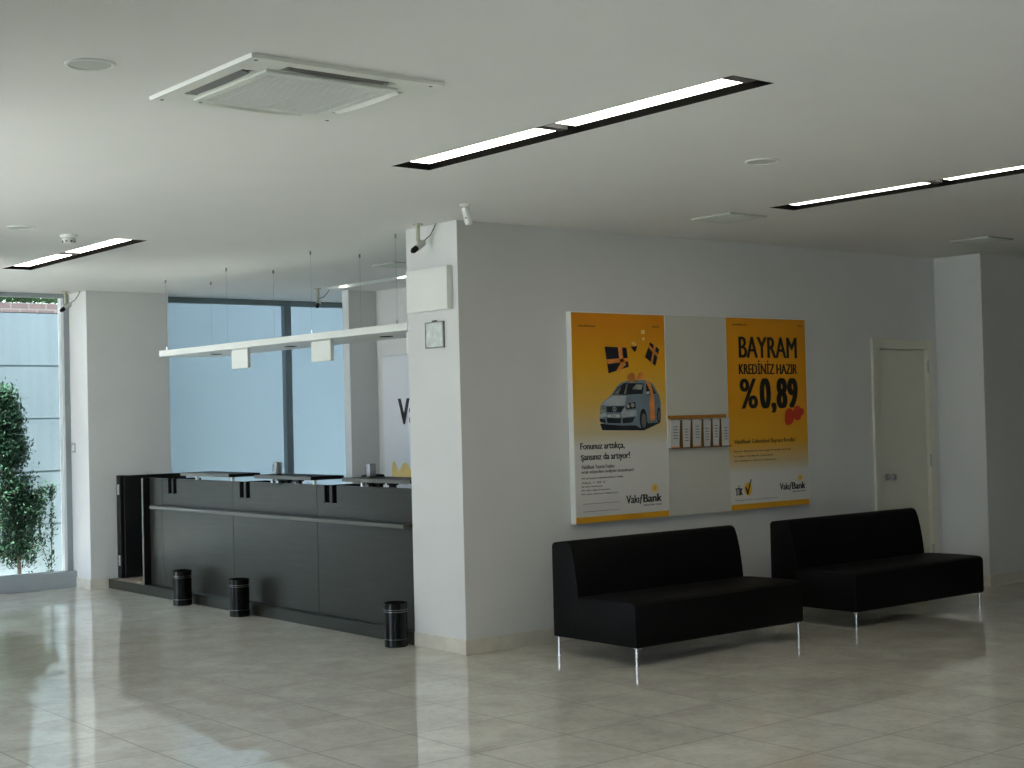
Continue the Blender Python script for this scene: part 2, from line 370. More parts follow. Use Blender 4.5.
MB().box(-7.0, -3.22, 2.0, 2.12, 2.90, H+.12).build('window_head', M['frame'], w5)
MB().box(-5.14, -5.06, 2.0, 2.1, .1, 2.9).build('window_mullion', M['frame'], w5)
MB().box(-7.0, -3.22, 2.05, 2.06, .1, 2.9).build('window_pane', M['glass'], w5)
w4 = MB().box(-3.22, -3.1, 3.9, 6.29, 0, .10, .004).build('window_4', M['frame'], kind='structure')  # unseen glazing added to bring daylight onto the left pillar
MB().box(-3.22, -3.1, 3.9, 6.4, 2.90, H+.12).build('window_head', M['frame'], w4)
for y in (3.96, 5.1, 6.25): MB().box(-3.2, -3.1, y-.04, y+.04, .1, 2.9).build('window_mullion', M['frame'], w4)
MB().box(-3.16, -3.15, 3.9, 6.29, .1, 2.9).build('window_pane', M['glass'], w4)

struct('trim_1', MB().box(-4.5, -3.22, 2.12, 6.46, 2.98, 3.06).box(-4.52, -4.5, 2.12, 6.46, 2.92, 3.06), M['frame'])      # unseen awning added to keep the sun out of the bay window
struct('trim_2', MB().box(-8.35, -7.12, -1.2, 2.1, 2.98, 3.06).box(-8.37, -8.35, -1.2, 2.1, 2.92, 3.06), M['frame'])    # unseen awning added to keep the sun off window 3, north part
# outside the windows
g = MB().box(-30, 14, 6.46, 16, -.16, -.03).box(-30, -7.13, -20, 6.46, -.16, -.03); struct('ground_outside', g, M['outground'])
struct('ground_bed', MB().box(-7.13, -3.23, 2.13, 6.46, -.16, -.03), M['soil'])  # unseen dark patch added so less sun bounces up through the bay
ow = thing('garden_wall', 'pale blue-green panelled boundary wall outside the left window, topped with old brick', 'wall', (-.9, 8, -.03))
zs = [-.03, .543, 1.13, 1.719, 2.309, 2.905]
p = MB()
for a, c in zip(zs, zs[1:]): p.box(-9, .5, 8.0, 8.03, a+.009, c-.009)
p.build('cladding', M['outwall'], ow)
MB().box(-9, .5, 8.015, 8.2, -.03, 2.9).build('cladding_backing', M['joint'], ow)
MB().box(-9, .5, 8.0, 8.22, 2.905, 3.01).build('brick_top', M['brick'], ow)

def leaf_cloud(pts, size, m, name, parent):
    mb = MB()
    for p in pts:
        s = size*random.uniform(.6, 1.3); e = Vector((random.gauss(0, 1), random.gauss(0, 1), random.gauss(0, .8)+.5)).normalized()
        q = e.to_track_quat('Y', 'Z') @ Vector((1, 0, 0)); n = e.cross(q)
        p = Vector(p)
        vs = [mb.bm.verts.new(p), mb.bm.verts.new(p+e*s*.5+q*s*.22+n*s*.05), mb.bm.verts.new(p+e*s), mb.bm.verts.new(p+e*s*.5-q*s*.22+n*s*.05)]
        mb.bm.faces.new(vs)
    me = bpy.data.meshes.new(name); mb.bm.to_mesh(me); mb.bm.free(); me.materials.append(m)
    o = bpy.data.objects.new(name, me); COL.objects.link(o)
    if parent: o.parent = parent; o.location = -parent.location
    return o
tr = thing('conifer_tree', 'slender dark green conifer standing outside in front of the pale garden wall', 'tree', (-.45, 7.3, -.03))
tk = MB().path([(-.40, 7.3, -.03), (-.43, 7.3, .6), (-.48, 7.29, 1.3), (-.54, 7.3, 1.98)], .022)
pts = []; 
for i in range(150):
    h = random.uniform(.12, 1.92); a = random.uniform(0, 2*PI)
    R = (.33 if h < .6 else .33-.25*(h-.6)/1.35)*random.uniform(.55, 1.05); R *= (.75 if h < .25 else 1)
    X = -.40-.07*h
    tip = Vector((X+R*math.cos(a), 7.3+R*math.sin(a), h+.14)); root = Vector((X, 7.3, h-.05))
    tk.path([root, (root+tip)/2+Vector((0, 0, -.01)), tip], .004, 5)
    for k in range(150):
        t = random.uniform(.25, 1.0)
        c = root.lerp(tip, t); s = .055*(1.25-t*.6)
        pts.append((c.x+random.gauss(0, s), c.y+random.gauss(0, s), c.z+random.gauss(0, s*.9)))
tk.build('trunk', M['bark'], tr)
leaf_cloud(pts, .045, M['leaf2'], 'foliage', tr)
vi = thing('climbing_plant', 'thin young climbing plant beside the conifer against the pale garden wall', 'plant', (.15, 7.85, -.03))
st = MB(); vp = []
for arc in ([(.15, 7.85, -.03), (.16, 7.86, .5), (.175, 7.87, .85), (.135, 7.87, .97), (.075, 7.87, .88), (-.01, 7.86, .68)], [(.15, 7.85, -.03), (.17, 7.86, .5), (.17, 7.87, .85), (.19, 7.88, .97)],
            [(.15, 7.85, .0), (.06, 7.86, .3), (.02, 7.87, .55), (.04, 7.87, .68)]):
    st.path(arc, .004, 6)
    for A, B in zip(arc, arc[1:]):
        for k in range(45):
            c = Vector(A).lerp(Vector(B), random.random()); vp.append((c.x+random.gauss(0, .02), c.y-.01+random.gauss(0, .015), c.z+random.gauss(0, .02)))
st.build('stem', M['bark'], vi); leaf_cloud(vp, .055, M['leaf2'], 'foliage', vi)
iv = [(random.uniform(-3, .5), random.uniform(8.06, 8.2), 3.015+abs(random.gauss(0, .075))) for _ in range(5200)]
o = leaf_cloud(iv, .07, M['leaf'], 'ivy', None); o['kind'] = 'stuff'; tag(o, 'green ivy growing along the brick top of the garden wall', 'ivy')

# ------------------------------------------------------------------ reception counter
rc = thing('reception_counter', 'long dark wooden reception counter between the two pillars, on a low plinth', 'counter', (0, 3.3, 0))
MB().prism([(0, .615), (1.3, .615), (1.3, 5.945), (0, 5.945)], 0, .092, 2).build('plinth', M['laminate'], rc)
MB().box(.02, 1.3, 5.105, 5.82, .092, .098).build('platform_floor', M['platform'], rc)['label'] = 'light brown wooden platform floor'
Y = [(.612, 1.997), (2.002, 3.396), (3.401, 4.796), (4.801, 5.07)]
SL = [(4.49, 4.667), (3.09, 3.272), (1.702, 1.884)]
TOP = 1.115
for y0, y1 in Y:
    mb = MB(); holes = []
    for a, c in SL:
        if y0 < a < y1: holes = [(a, a+.074), (c-.074, c)]
    zc = .975 if holes else TOP
    pts = [(y0, .098), (y1, .098), (y1, TOP)]
    for a, c in reversed(holes): pts += [(c, TOP), (c, zc), (a, zc), (a, TOP)]
    pts.append((y0, TOP))
    mb.prism(pts, .05, .075, 0); mb.build('front_panel', M['laminate'], rc)
for a, c in SL:
    for h0, h1 in ((a, a+.074), (c-.074, c)): MB().box(.062, .30, h0, h1, .93, TOP-.002).build('slot', M['void'], rc)['label'] = 'black rectangular slot'  # black filler paints the darkness of the hollow behind the panel
MB().prism([(-.05, .835), (-.05, .858), (-.045, .862), (.05, .862), (.05, .832), (-.045, .832)], .65, 4.86, 1).build('ledge', M['laminate'], rc)
MB().box(-.053, -.050, .651, 4.859, .834, .860).build('ledge_edge', M['edge'], rc)['label'] = 'grey front edge of the ledge'
MB().box(-.015, .10, 5.072, 5.115, .098, TOP, .002).build('end_post', M['black'], rc)
MB().box(-.0165, -.0145, 5.078, 5.110, .10, TOP-.003).build('post_edge', M['edge'], rc)
gp = MB().box(.10, .17, 5.86, 5.955, .098, 1.12, .002).build('gate_post', M['black'], rc)
for z in (.98, .27): MB().box(.094, .101, 5.875, 5.90, z-.05, z+.05, .001).tube((.096, 5.905, z-.05), (.096, 5.905, z+.05), .007).build('hinge', M['steel'], gp, True)
MB().box(.13, .80, 5.82, 5.85, .105, 1.12, .002).build('gate', M['black'], rc)['label'] = 'black swing gate, open'
MB().box(.30, 1.0, .62, 4.95, .72, .75).box(.97, 1.0, .62, 4.95, .098, .72).build('work_desk', M['black'], rc)
for k, (y0, y1) in enumerate(((3.37, 4.30), (2.0, 2.915), (.63, 1.545))):
    ct = MB().box(.0, .305, y0, y1, 1.150, 1.179, .0015).build('countertop', M['black'], rc)
    MB().box(-.002, 0, y0+.001, y1-.001, 1.1505, 1.1785).build('countertop_edge', M['edge'], ct)
    for yy in (y0+.05, y0+.72): MB().tube((.062, yy, TOP), (.062, yy, 1.15), .017, n=20).build('spacer', M['steel'], ct, True)
    if k: 
        for yy in (y0+.42, y0+.6, y0+.70): MB().box(.11, .16, yy-.04, yy+.04, 1.128, 1.150).box(.12, .15, yy-.03, yy+.03, 1.10, 1.13).build('bracket', M['black'], ct)

# small things on the counter tops
def display(name, y, tilt, label):
    t = thing(name, label, 'display', (.15, y, 1.179), 'silver displays on the countertops')
    r = Matrix.Rotation(tilt, 3, 'X')
    MB().box(.11, .19, y-.03, y+.045, 1.179, 1.186, .002).build('foot', M['dkgrey'], t)
    MB().box(.120, .180, y-.030, y+.022, 1.186, 1.285, .008, 3, r).build('housing', M['silver'], t, True)
    MB().box(.125, .175, y+.022, y+.040, 1.194, 1.262, .003, 2, r, Vector((.15, y-.01, 1.234))).build('back_cover', M['dkgrey'], t, True)
    return t
display('customer_display', 2.79, .12, 'small silver display leaning back on the middle countertop')
display('customer_display', 1.365, 0, 'small upright silver display on the countertop nearest the central pillar')
kp = thing('keypad', 'small flat black keypad on the countertop nearest the central pillar', 'keypad', (.24, 1.46, 1.179))
MB().prism([(1.38, 1.179), (1.54, 1.179), (1.52, 1.192), (1.40, 1.197)], .17, .29, 0, .002, 2).build('base', M['black'], kp)
kb = MB()
for i in range(4):
    for j in range(3): kb.box(.185+i*.025, .203+i*.025, 1.415+j*.033, 1.437+j*.033, 1.19, 1.199)
kb.build('keys', M['dkgrey'], kp)

# ------------------------------------------------------------------ wire baskets (bins)
def make_bin(x, y, label):
    t = thing('waste_bin', label, 'bin', (x, y, 0), 'black waste bins in front of the counter')
    MB().lathe([(.080, 0), (.083, .004), (.083, .30), (.086, .304), (.086, .311), (.082, .313), (.079, .31), (.077, .03), (.001, .025)], (x, y, 0), 48).build('bin_body', M['binblack'], t, True)
    for z in (.056, .250, .264): MB().lathe([(.0825, -.0014), (.0845, -.0008), (.0845, .0008), (.0825, .0014)], (x, y, z), 48).build('chrome_band', M['steel'], t, True)
    return t
bin0 = make_bin(-.105, 4.09, 'black metal waste bin with chrome bands, farthest left along the dark counter')
copy_tree(bin0, (-.105, 3.025, 0), 'black metal waste bin with chrome bands, second from left in front of the dark counter')
copy_tree(bin0, (-.115, .68, 0), 'black metal waste bin with chrome bands, right next to the central white pillar')

# ------------------------------------------------------------------ hanging canopy over the counter
hc = thing('hanging_canopy', 'long white slab canopy hung on thin wires above the dark counter', 'canopy', (.29, 2.66, 2.257))
MB().box(.0, .58, .62, 4.70, 2.257, 2.311, .002).build('panel', M['white'], hc)
for yy in (4.655, 3.455, 2.035, .83):
    for xx in (.06, .525):
        MB().tube((xx, yy, 2.311), (xx, yy, H), .0008, n=6).build('wire', M['wire'], hc)
        MB().tube((xx, yy, 2.311), (xx, yy, 2.345), .007, n=10).build('wire_clamp', M['chrome'], hc, True)
        MB().tube((xx, yy, H-.03), (xx, yy, H), .008, n=10).build('wire_anchor', M['wire'], hc, True)
for yy in (4.134, 2.787, 1.337):
    MB().lathe([(.001, .02), (.038, .02), (.042, -.003), (.052, -.004), (.054, .0), (.05, .003)], (.30, yy, 2.256), 28).build('downlight', M['dkgrey'], hc, True)
def sign(y0, y1, label):
    t = thing('hanging_sign', label, 'sign', (.035, (y0+y1)/2, 2.086), 'blank white signs under the canopy')
    MB().box(.02, .052, y0, y1, 2.086, 2.243, .002).build('box', M['white'], t)
    MB().box(.03, .042, y0+.01, y1-.01, 2.243, 2.257).build('mount', M['grille'], t)
    return t
sign(3.03, 3.315, 'square blank white sign under the canopy, leftmost of the three')
sign(1.70, 1.99, 'square blank white sign under the middle of the canopy')
sign(.615, .665, 'narrow strip of a white sign under the canopy at the central pillar')

# ------------------------------------------------------------------ on the pillar
wb = thing('wall_box', 'larger white square light box high on the side of the central pillar', 'light box', (0, .34, 2.37))
MB().box(-.052, -.006, .055, .545, 2.368, 2.668, .003).build('box', M['white'], wb)
MB().box(-.006, 0, .08, .52, 2.39, 2.65).build('mount', M['dkgrey'], wb)
wn = thing('wall_notice', 'small chrome-framed notice in a crumpled plastic sleeve below the white box', 'notice', (0, .27, 2.11))
MB().box(-.008, 0, .165, .378, 2.108, 2.292).build('backing', M['dkgrey'], wn)
sb = MB(); nx, nz = 14, 12
gv = [[sb.bm.verts.new((-.0125-random.uniform(0, .004), .174+.195*i/nx, 2.116+.168*j/nz)) for j in range(nz+1)] for i in range(nx+1)]
for i in range(nx):
    for j in range(nz): sb.bm.faces.new((gv[i][j], gv[i][j+1], gv[i+1][j+1], gv[i+1][j]))
sb.build('sleeve', M['mirror'], wn, True)
fr = MB()
for a in ((.165, .171, 2.108, 2.292), (.372, .378, 2.108, 2.292), (.165, .378, 2.286, 2.292), (.165, .378, 2.108, 2.114)): fr.box(-.016, -.006, a[0], a[1], a[2], a[3])
fr.build('frame', M['steel'], wn)
MB().box(-.012, -.002, .25, .30, 2.292, 2.302, .002).build('clip', M['dkgrey'], wn)

sw = thing('wall_switch', 'small steel-framed switch plate on the left pillar beside the window', 'switch', (-.18, 6.34, 1.40))
MB().box(-.186, -.18, 6.29, 6.38, 1.36, 1.455, .002).build('plate', M['steel'], sw)
MB().box(-.190, -.185, 6.305, 6.365, 1.375, 1.44, .002).build('rocker', M['white'], sw)

# ------------------------------------------------------------------ security cameras and detectors
def cctv(base, d, cable, label):
    t = thing('ceiling_camera', label, 'security camera', base, 'security cameras hung from the ceiling')
    x, y, z = base; d = Vector(d).normalized(); e = Vector((x, y, z-.14))
    MB().tube((x, y, z-.008), (x, y, z), .036, n=24).tube((x, y, z-.12), (x, y, z-.008), .015).tube((x, y, z-.14), (x, y, z-.12), .009).build('bracket', M['beige'], t, True)
    c = e+Vector((0, 0, -.02))
    MB().tube(c-d*.055, c+d*.020, .024, n=20).tube(c-d*.065, c-d*.055, .018, n=20).build('body', M['grille'], t, True)
    MB().tube(c+d*.020, c+d*.055, .021, n=20).tube(c+d*.055, c+d*.070, .017, .014, n=20).build('lens', M['black'], t, True)
    r = c-d*.065; q = Vector(cable)
    MB().path([r, r-d*.02+Vector((0, 0, .01)), r.lerp(q, .35)+Vector((.012, -.01, 0)), r.lerp(q, .7)+Vector((.008, -.006, 0)), q], .004).build('cable', M['dkgrey'], t, True)
cctv((-.12, .29, H), (-.112, -.012, -.075), (-.03, .20, H), 'security camera hung from the ceiling in front of the central pillar')
cctv((1.80, 4.80, H), (-.09, -.10, -.09), (1.90, 4.74, H-.02), 'security camera hung from the ceiling behind the white canopy')
cctv((-.325, 6.12, H), (-.11, -.01, -.075), (-.21, 6.03, H), 'security camera hung from the ceiling at the left pillar by the window')

ms = thing('motion_sensor', 'white motion sensor hanging from the ceiling at the poster wall corner', 'sensor', (-.39, -.62, H))
MB().lathe([(.001, 0), (.036, 0), (.036, -.006), (.026, -.02), (.001, -.02)], (-.39, -.62, H), 24).build('mount', M['plastic'], ms, True)
q = Matrix.Rotation(-.20, 3, Vector((.626, .78, 0)))
MB().box(-.412, -.368, -.642, -.598, H-.135, H-.018, .012, 3, q, Vector((-.39, -.62, H-.02))).build('body', M['white'], ms, True)
MB().tube((-.402, -.641, H-.09), (-.408, -.65, H-.092), .005).build('indicator', M['dkgrey'], ms)

sd = thing('smoke_detector', 'white round smoke detector on the ceiling above the left light strip', 'smoke detector', (-1.96, 1.95, H))
MB().lathe([(.001, 0), (.06, 0), (.06, -.014), (.052, -.020), (.001, -.020)], (-1.96, 1.95, H), 32).build('base', M['white'], sd, True)
MB().lathe([(.001, -.02), (.045, -.02), (.048, -.035), (.04, -.058), (.025, -.064), (.001, -.065)], (-1.96, 1.95, H), 32).build('sensor_head', M['plastic'], sd, True)
mb = MB()
for k in range(8):
    a = k*PI/4; mb.tube((-1.96+.040*math.cos(a), 1.95+.040*math.sin(a), H-.046), (-1.96+.047*math.cos(a), 1.95+.047*math.sin(a), H-.048), .007, n=8)
mb.build('vents', M['dkgrey'], sd)

def speaker(x, y, label):
    t = thing('ceiling_speaker', label, 'ceiling speaker', (x, y, H), 'round flush ceiling speakers')
    MB().lathe([(.078, 0), (.078, -.004), (.084, -.007), (.092, -.005), (.094, 0)], (x, y, H), 40).build('rim', M['white'], t, True)
    MB().lathe([(.001, -.0035), (.04, -.0035), (.078, -.003), (.078, 0)], (x, y, H), 40).build('grille', M['grille'], t, True)
speaker(-3.777, -2.795, 'round grey ceiling speaker to the left of the air conditioner')
speaker(-2.395, 1.70, 'round grey ceiling speaker farthest left, near the smoke detector')
speaker(.07, -2.70, 'round grey ceiling speaker between the long centre light and the right light')

# air vents
def vent(x0, x1, y0, y1, label):
    t = thing('ceiling_vent', label, 'air vent', ((x0+x1)/2, (y0+y1)/2, H), 'square ceiling air vents')
    a = .028; mb = MB(); z0, z1 = H-.012, H-.0005
    mb.box(x0, x1, y0, y0+a, z0, z1).box(x0, x1, y1-a, y1, z0, z1).box(x0, x0+a, y0+a, y1-a, z0, z1).box(x1-a, x1, y0+a, y1-a, z0, z1)
    mb.build('frame', M['grille'], t)
    MB().box(x0+a, x1-a, y0+a, y1-a, H-.004, H-.0005).build('backing', M['dkgrey'], t)
    n = 8; mb = MB()
    for k in range(n):
        xx = x0+a+(x1-x0-2*a)*(k+.5)/n
        mb.box(xx-.013, xx+.013, y0+a, y1-a, H-.011, H-.009, rot=Matrix.Rotation(.35, 3, 'Y'))
    mb.build('slats', M['grille'], t)
vent(1.42, 1.795, -1.22, -.85, 'square ceiling air vent above the yellow posters')
vent(4.37, 4.73, -1.29, -.93, 'square ceiling air vent near the right-hand column above the door')
vent(1.10, 1.45, 2.38, 2.72, 'square ceiling air vent behind the canopy, next to the central pillar')

# air conditioner cassette
ac = thing('air_conditioner', 'white four-way ceiling cassette air conditioner with open louvres', 'air conditioner', (-2.925, -2.835, H))
x0, x1, y0, y1 = -3.362, -2.488, -3.275, -2.40
cx, cy = (x0+x1)/2, (y0+y1)/2
def ring(a, zt, zb, b_):
    """square bevelled plate with four long slots for the louvres"""
    mb = MB(); s0, s1 = .066, .128; e = .19          # slot from edge distances, end margin
    xs = sorted([x0, x0+s0, x0+s1, x0+e, x1-e, x1-s1, x1-s0, x1]); ys = sorted([y0, y0+s0, y0+s1, y0+e, y1-e, y1-s1, y1-s0, y1])
    def hole(u, v):
        du0, du1, dv0, dv1 = u-x0, x1-u, v-y0, y1-v
        if (s0 < du0 < s1 or s0 < du1 < s1) and dv0 > e and dv1 > e: return True
        if (s0 < dv0 < s1 or s0 < dv1 < s1) and du0 > e and du1 > e: return True
        return False
    for z in (zb, zt):
        for i in range(7):
            for j in range(7):
                if hole((xs[i]+xs[i+1])/2, (ys[j]+ys[j+1])/2): continue
                mb.bm.faces.new([mb.bm.verts.new(p) for p in ((xs[i], ys[j], z), (xs[i+1], ys[j], z), (xs[i+1], ys[j+1], z), (xs[i], ys[j+1], z))])
    bmesh.ops.remove_doubles(mb.bm, verts=mb.bm.verts, dist=1e-5)
    bed = [e_ for e_ in mb.bm.edges if len(e_.link_faces) == 1]
    lo = [e_ for e_ in bed if abs(e_.verts[0].co.z-zb) < 1e-5]
    vm = {(round(v.co.x, 4), round(v.co.y, 4)): v for v in mb.bm.verts if abs(v.co.z-zt) < 1e-5}
    for e_ in lo:
        a_, c_ = e_.verts; mb.bm.faces.new((a_, c_, vm[(round(c_.co.x, 4), round(c_.co.y, 4))], vm[(round(a_.co.x, 4), round(a_.co.y, 4))]))
    for v in mb.bm.verts:
        if abs(v.co.z-zb) < 1e-5:
            for ax, lo_, hi_ in ((0, x0, x1), (1, y0, y1)):
                if abs(v.co[ax]-lo_) < 1e-4: v.co[ax] += .006
                if abs(v.co[ax]-hi_) < 1e-4: v.co[ax] -= .006
    return mb
ring(0, H-.0005, H-.015, 0).build('face_panel', M['plastic'], ac)
mb = MB(); e = .19
mb.box(x0+.06, x0+.134, y0+e, y1-e, H-.003, H-.0006).box(x1-.134, x1-.06, y0+e, y1-e, H-.003, H-.0006).box(x0+e, x1-e, y0+.06, y0+.134, H-.003, H-.0006).box(x0+e, x1-e, y1-.134, y1-.06, H-.003, H-.0006)
mb.build('outlet', M['black'], ac)  # flat black sheet painted in for the dark recesses behind the louvres
def louvre(k):
    near = k in (1, 2)          # these two flaps hang a little further open
    L0 = (x1-x0)/2-e-(.01 if near else .035); mb = MB(); n = 12
    # curved vane: local u along the slot, v across it
    rows = []
    for i in range(n+1):
        u = -L0+2*L0*i/n; sag = (.007 if near else .004)*(1-(u/L0)**2); row = []
        for v, z in (((.020, -.004), (.004, -.012), (-.014, -.017-sag)) if near else ((-.022, -.003), (-.006, -.010), (.016, -.014-sag))):
            row.append((u, v, z))
        rows.append(row)
    V = [[mb.bm.verts.new(p) for p in r] for r in rows]; W = [[mb.bm.verts.new((p[0], p[1], p[2]-.0025)) for p in r] for r in rows]
    for i in range(n):
        for j in range(2):
            mb.bm.faces.new((V[i][j], V[i+1][j], V[i+1][j+1], V[i][j+1])); mb.bm.faces.new((W[i][j], W[i][j+1], W[i+1][j+1], W[i+1][j]))
        mb.bm.faces.new((V[i][0], W[i][0], W[i+1][0], V[i+1][0])); mb.bm.faces.new((V[i][2], V[i+1][2], W[i+1][2], W[i][2]))
    for i in (0, n): mb.bm.faces.new((V[i][0], V[i][1], V[i][2], W[i][2], W[i][1], W[i][0]))
    R = Matrix.Rotation(k*PI/2, 3, 'Z'); half = (x1-x0)/2-.097
    for v in mb.bm.verts: v.co = R @ (v.co+Vector((0, -half, 0)))+Vector((cx, cy, H))
    return mb
for k in range(4): louvre(k).build('louvre', M['plastic'] if k in (1, 2) else M['vane'], ac, True)
gr = MB(); i0 = .136
gx0, gx1, gy0, gy1 = x0+i0, x1-i0, y0+i0, y1-i0; f_ = .038; za, zb = H-.027, H-.015
gr.box(gx0, gx1, gy0, gy0+f_, za, zb, .003).box(gx0, gx1, gy1-f_, gy1, za, zb, .003).box(gx0, gx0+f_, gy0+f_, gy1-f_, za, zb, .003).box(gx1-f_, gx1, gy0+f_, gy1-f_, za, zb, .003)
gf = gr.build('intake_frame', M['plastic'], ac)
MB().box(gx0+f_, gx1-f_, gy0+f_, gy1-f_, H-.018, H-.015).build('filter', M['lampgrey'], gf)
sl = MB(); n = 30
for k in range(n):
    yy = gy0+f_+(gy1-gy0-2*f_)*(k+.5)/n; sl.box(gx0+f_, gx1-f_, yy-.0045, yy+.0045, H-.026, H-.018)
for k in range(5):
    xx = gx0+f_+(gx1-gx0-2*f_)*(k+.5)/5; sl.box(xx-.003, xx+.003, gy0+f_, gy1-f_, H-.025, H-.018)
sl.build('intake_slats', M['white'], gf)
for a, c in ((gx0+.03, gy0+.14), (gx0+.03, gy1-.14), (gx1-.03, gy0+.14), (gx1-.03, gy1-.14)): MB().tube((a, c, za-.002), (a, c, za+.002), .009).build('latch', M['white'], ac)
for a, c in ((x0+.04, y0+.04), (x0+.04, y1-.04), (x1-.04, y0+.04), (x1-.04, y1-.04)): MB().tube((a, c, H-.0165), (a, c, H-.013), .008).build('screw', M['lampgrey'], ac)

# ceiling lights
def strip(l, label, lit=True):
    a0, a1, c0, c1 = l; t = thing('ceiling_light', label, 'ceiling light', ((a0+a1)/2, (c0+c1)/2, H), 'recessed ceiling light strips')
    D = .045; th = .004; mb = MB()
    mb.box(a0, a1, c0, c1, H+D, H+D+th).box(a0, a0+th, c0, c1, H-.001, H+D).box(a1-th, a1, c0, c1, H-.001, H+D).box(a0+th, a1-th, c0, c0+th, H-.001, H+D).box(a0+th, a1-th, c1-th, c1, H-.001, H+D)
    mb.build('housing', M['lampblack'] if lit else M['unlit'], t)
    L_ = (c1-c0)/2
    for k in range(2):
        top = c1-.07-k*(L_-.03); bot = top-(L_-.15)
        MB().box(a0+.014, a1-.050, bot, top, H+.020, H+D).build('diffuser', M['tube'] if lit else M['unlit'], t)
        MB().box(a0+.014, a1-.050, bot-.06, bot, H+.014, H+D).build('end_cap', M['lampgrey'], t)
        if not lit: MB().tube((a1-.03, (4.72, 3.66)[k], H+.010), (a1-.03, (4.72, 3.66)[k]-.13, H+.010), .005).build('lamp', M['tube'], t)['label'] = 'small lit lamp'
    return t
strip(LIGHTS[0], 'long lit recessed ceiling light strip at the centre, right of the air conditioner')
strip(LIGHTS[1], 'lit recessed ceiling light strip at the right edge above the posters')
strip(LIGHTS[2], 'lit recessed ceiling light strip at the far left in front of the left pillar')
strip(LIGHTS[3], 'mostly unlit ceiling light strip behind the canopy over the counter', False)

# ------------------------------------------------------------------ poster board
YB = -.052
pb = thing('display_board', 'wide white display board on the wall carrying the two yellow posters', 'display board', (2.27, 0, .825))
MB().box(.972, 3.572, YB, 0, .825, 2.370, .002).build('backboard', M['boardedge'], pb)
MB().box(1.925, 2.598, YB-.004, YB, .828, 2.364).build('centre_panel', M['board'], pb)
rk = MB().box(1.928, 2.585, YB-.008, YB-.004, 1.345, 1.60).build('brochure_rack', M['board'], pb)
MB().box(1.926, 2.555, YB-.026, YB-.008, 1.568, 1.594).build('rack_rail', M['amberbrown'], rk)
MB().box(1.926, 2.590, YB-.045, YB-.008, 1.340, 1.347).build('rack_tray', M['inkbrown'], rk)
for xx in (2.045, 2.155, 2.277, 2.380, 2.478): MB().box(xx-.002, xx+.002, YB-.040, YB-.008, 1.347, 1.56).build('divider', M['inkbrown'], rk)
BX = [(1.933, 2.032), (2.052, 2.148), (2.163, 2.268), (2.283, 2.374), (2.386, 2.472), (2.486, 2.585)]
NM = ['leftmost in the rack', 'second from the left in the rack', 'third from the left in the rack', 'fourth from the left in the rack', 'fifth from the left in the rack', 'rightmost in the rack']
for k, (a, c) in enumerate(BX):
    t = thing('brochure', 'upright white printed brochure, %s between the posters' % NM[k], 'brochure', ((a+c)/2, YB-.02, 1.347), 'brochures in the rack between the posters')
    MB().prism([(a-.006, 1.347), (c-.010, 1.347), (c+.006, 1.557), (a+.010, 1.557)], YB-.026, YB-.012, 1).build('cover', M['paper'], t)
    ln = MB(); zz = 1.51-.02*(k % 2)
    for r in range(5): ln.box(a+.028+.006*(k % 3), c-.022, YB-.0268, YB-.026, zz-.022*r-.006, zz-.022*r)
    ln.build('printed_lines', M['inkgrey'], t)
    MB().box(a, a+.012 if k % 2 else c, YB-.0266, YB-.026, 1.349, 1.357 if not k % 2 else 1.45).build('orange_trim', M['orange'], t)

def sheet(name, a, c, m, label):
    t = thing(name, label, 'poster', ((a+c)/2, YB-.003, .828))
    MB().box(a, c, YB-.0035, YB-.0002, .828, 2.362).build('sheet', m, t)
    MB().box(a, c, YB-.0045, YB-.0035, .829, .873).build('bottom_band', M['amber'], t)
    return t
P1 = sheet('poster', .974, 1.915, M['posterA'], 'left yellow and white bank poster with a small silver-blue car')
P2 = sheet('poster', 2.606, 3.560, M['posterB'], 'right orange bank poster with large BAYRAM and %0,89 lettering')
def art(name, polys, m, parent, f):
    mb = MB()
    for i, p in enumerate(polys): mb.prism(p, f-.0003-.00004*i, f+.0003, 1)
    return mb.build(name, m, parent)
def ell(cx, cz, rx, rz, n=24, a0=0): return [(cx+rx*math.cos(2*PI*k/n+a0), cz+rz*math.sin(2*PI*k/n+a0)) for k in range(n)]
F = -.0564
text('heading', 'Fonunuz arttıkça,', (1.03, 1.470, 1.352, 1.412), M['ink'], P1, .0022, F)
text('heading', 'şansınız da artıyor!', (1.032, 1.521, 1.270, 1.335), M['ink'], P1, .0022, F)
text('subheading', 'VakıfBank Yatırım Fonları', (1.036, 1.361, 1.222, 1.250), M['inkgrey'], P1, .0012, F)
text('subheading', 'ortak müşterilere hediyeler kazandırıyor!', (1.035, 1.558, 1.182, 1.212), M['inkgrey'], P1, .0012, F)
for s, (a, c, z0, z1) in zip(('Altı ay boyunca toplamda binlerce hediye', 'Altın × 50 Y', '50 adet televizyon', '50 adet dijital kamera', '50 adet dizüstü bilgisayar'),
        ((1.034, 1.449, 1.144, 1.161), (1.033, 1.272, 1.113, 1.129), (1.032, 1.238, 1.084, 1.100), (1.031, 1.315, 1.057, 1.073), (1.030, 1.393, 1.030, 1.045))):
    text('small_print', s, (a, c, z0, z1), M['inkgrey'], P1, .0008, F)
MB().box(1.042, 1.402, F-.0003, F+.0003, .966, .969).box(1.041, 1.40, F-.0003, F+.0003, .910, .913).build('rules', M['inkgrey'], P1)
text('top_line', 'www.vakifbank.com.tr', (1.038, 1.213, 2.260, 2.273), M['inkbrown'], P1, .0008, F)
text('top_line', '444 0 724', (1.785, 1.857, 2.265, 2.277), M['inkbrown'], P1, .0008, F)
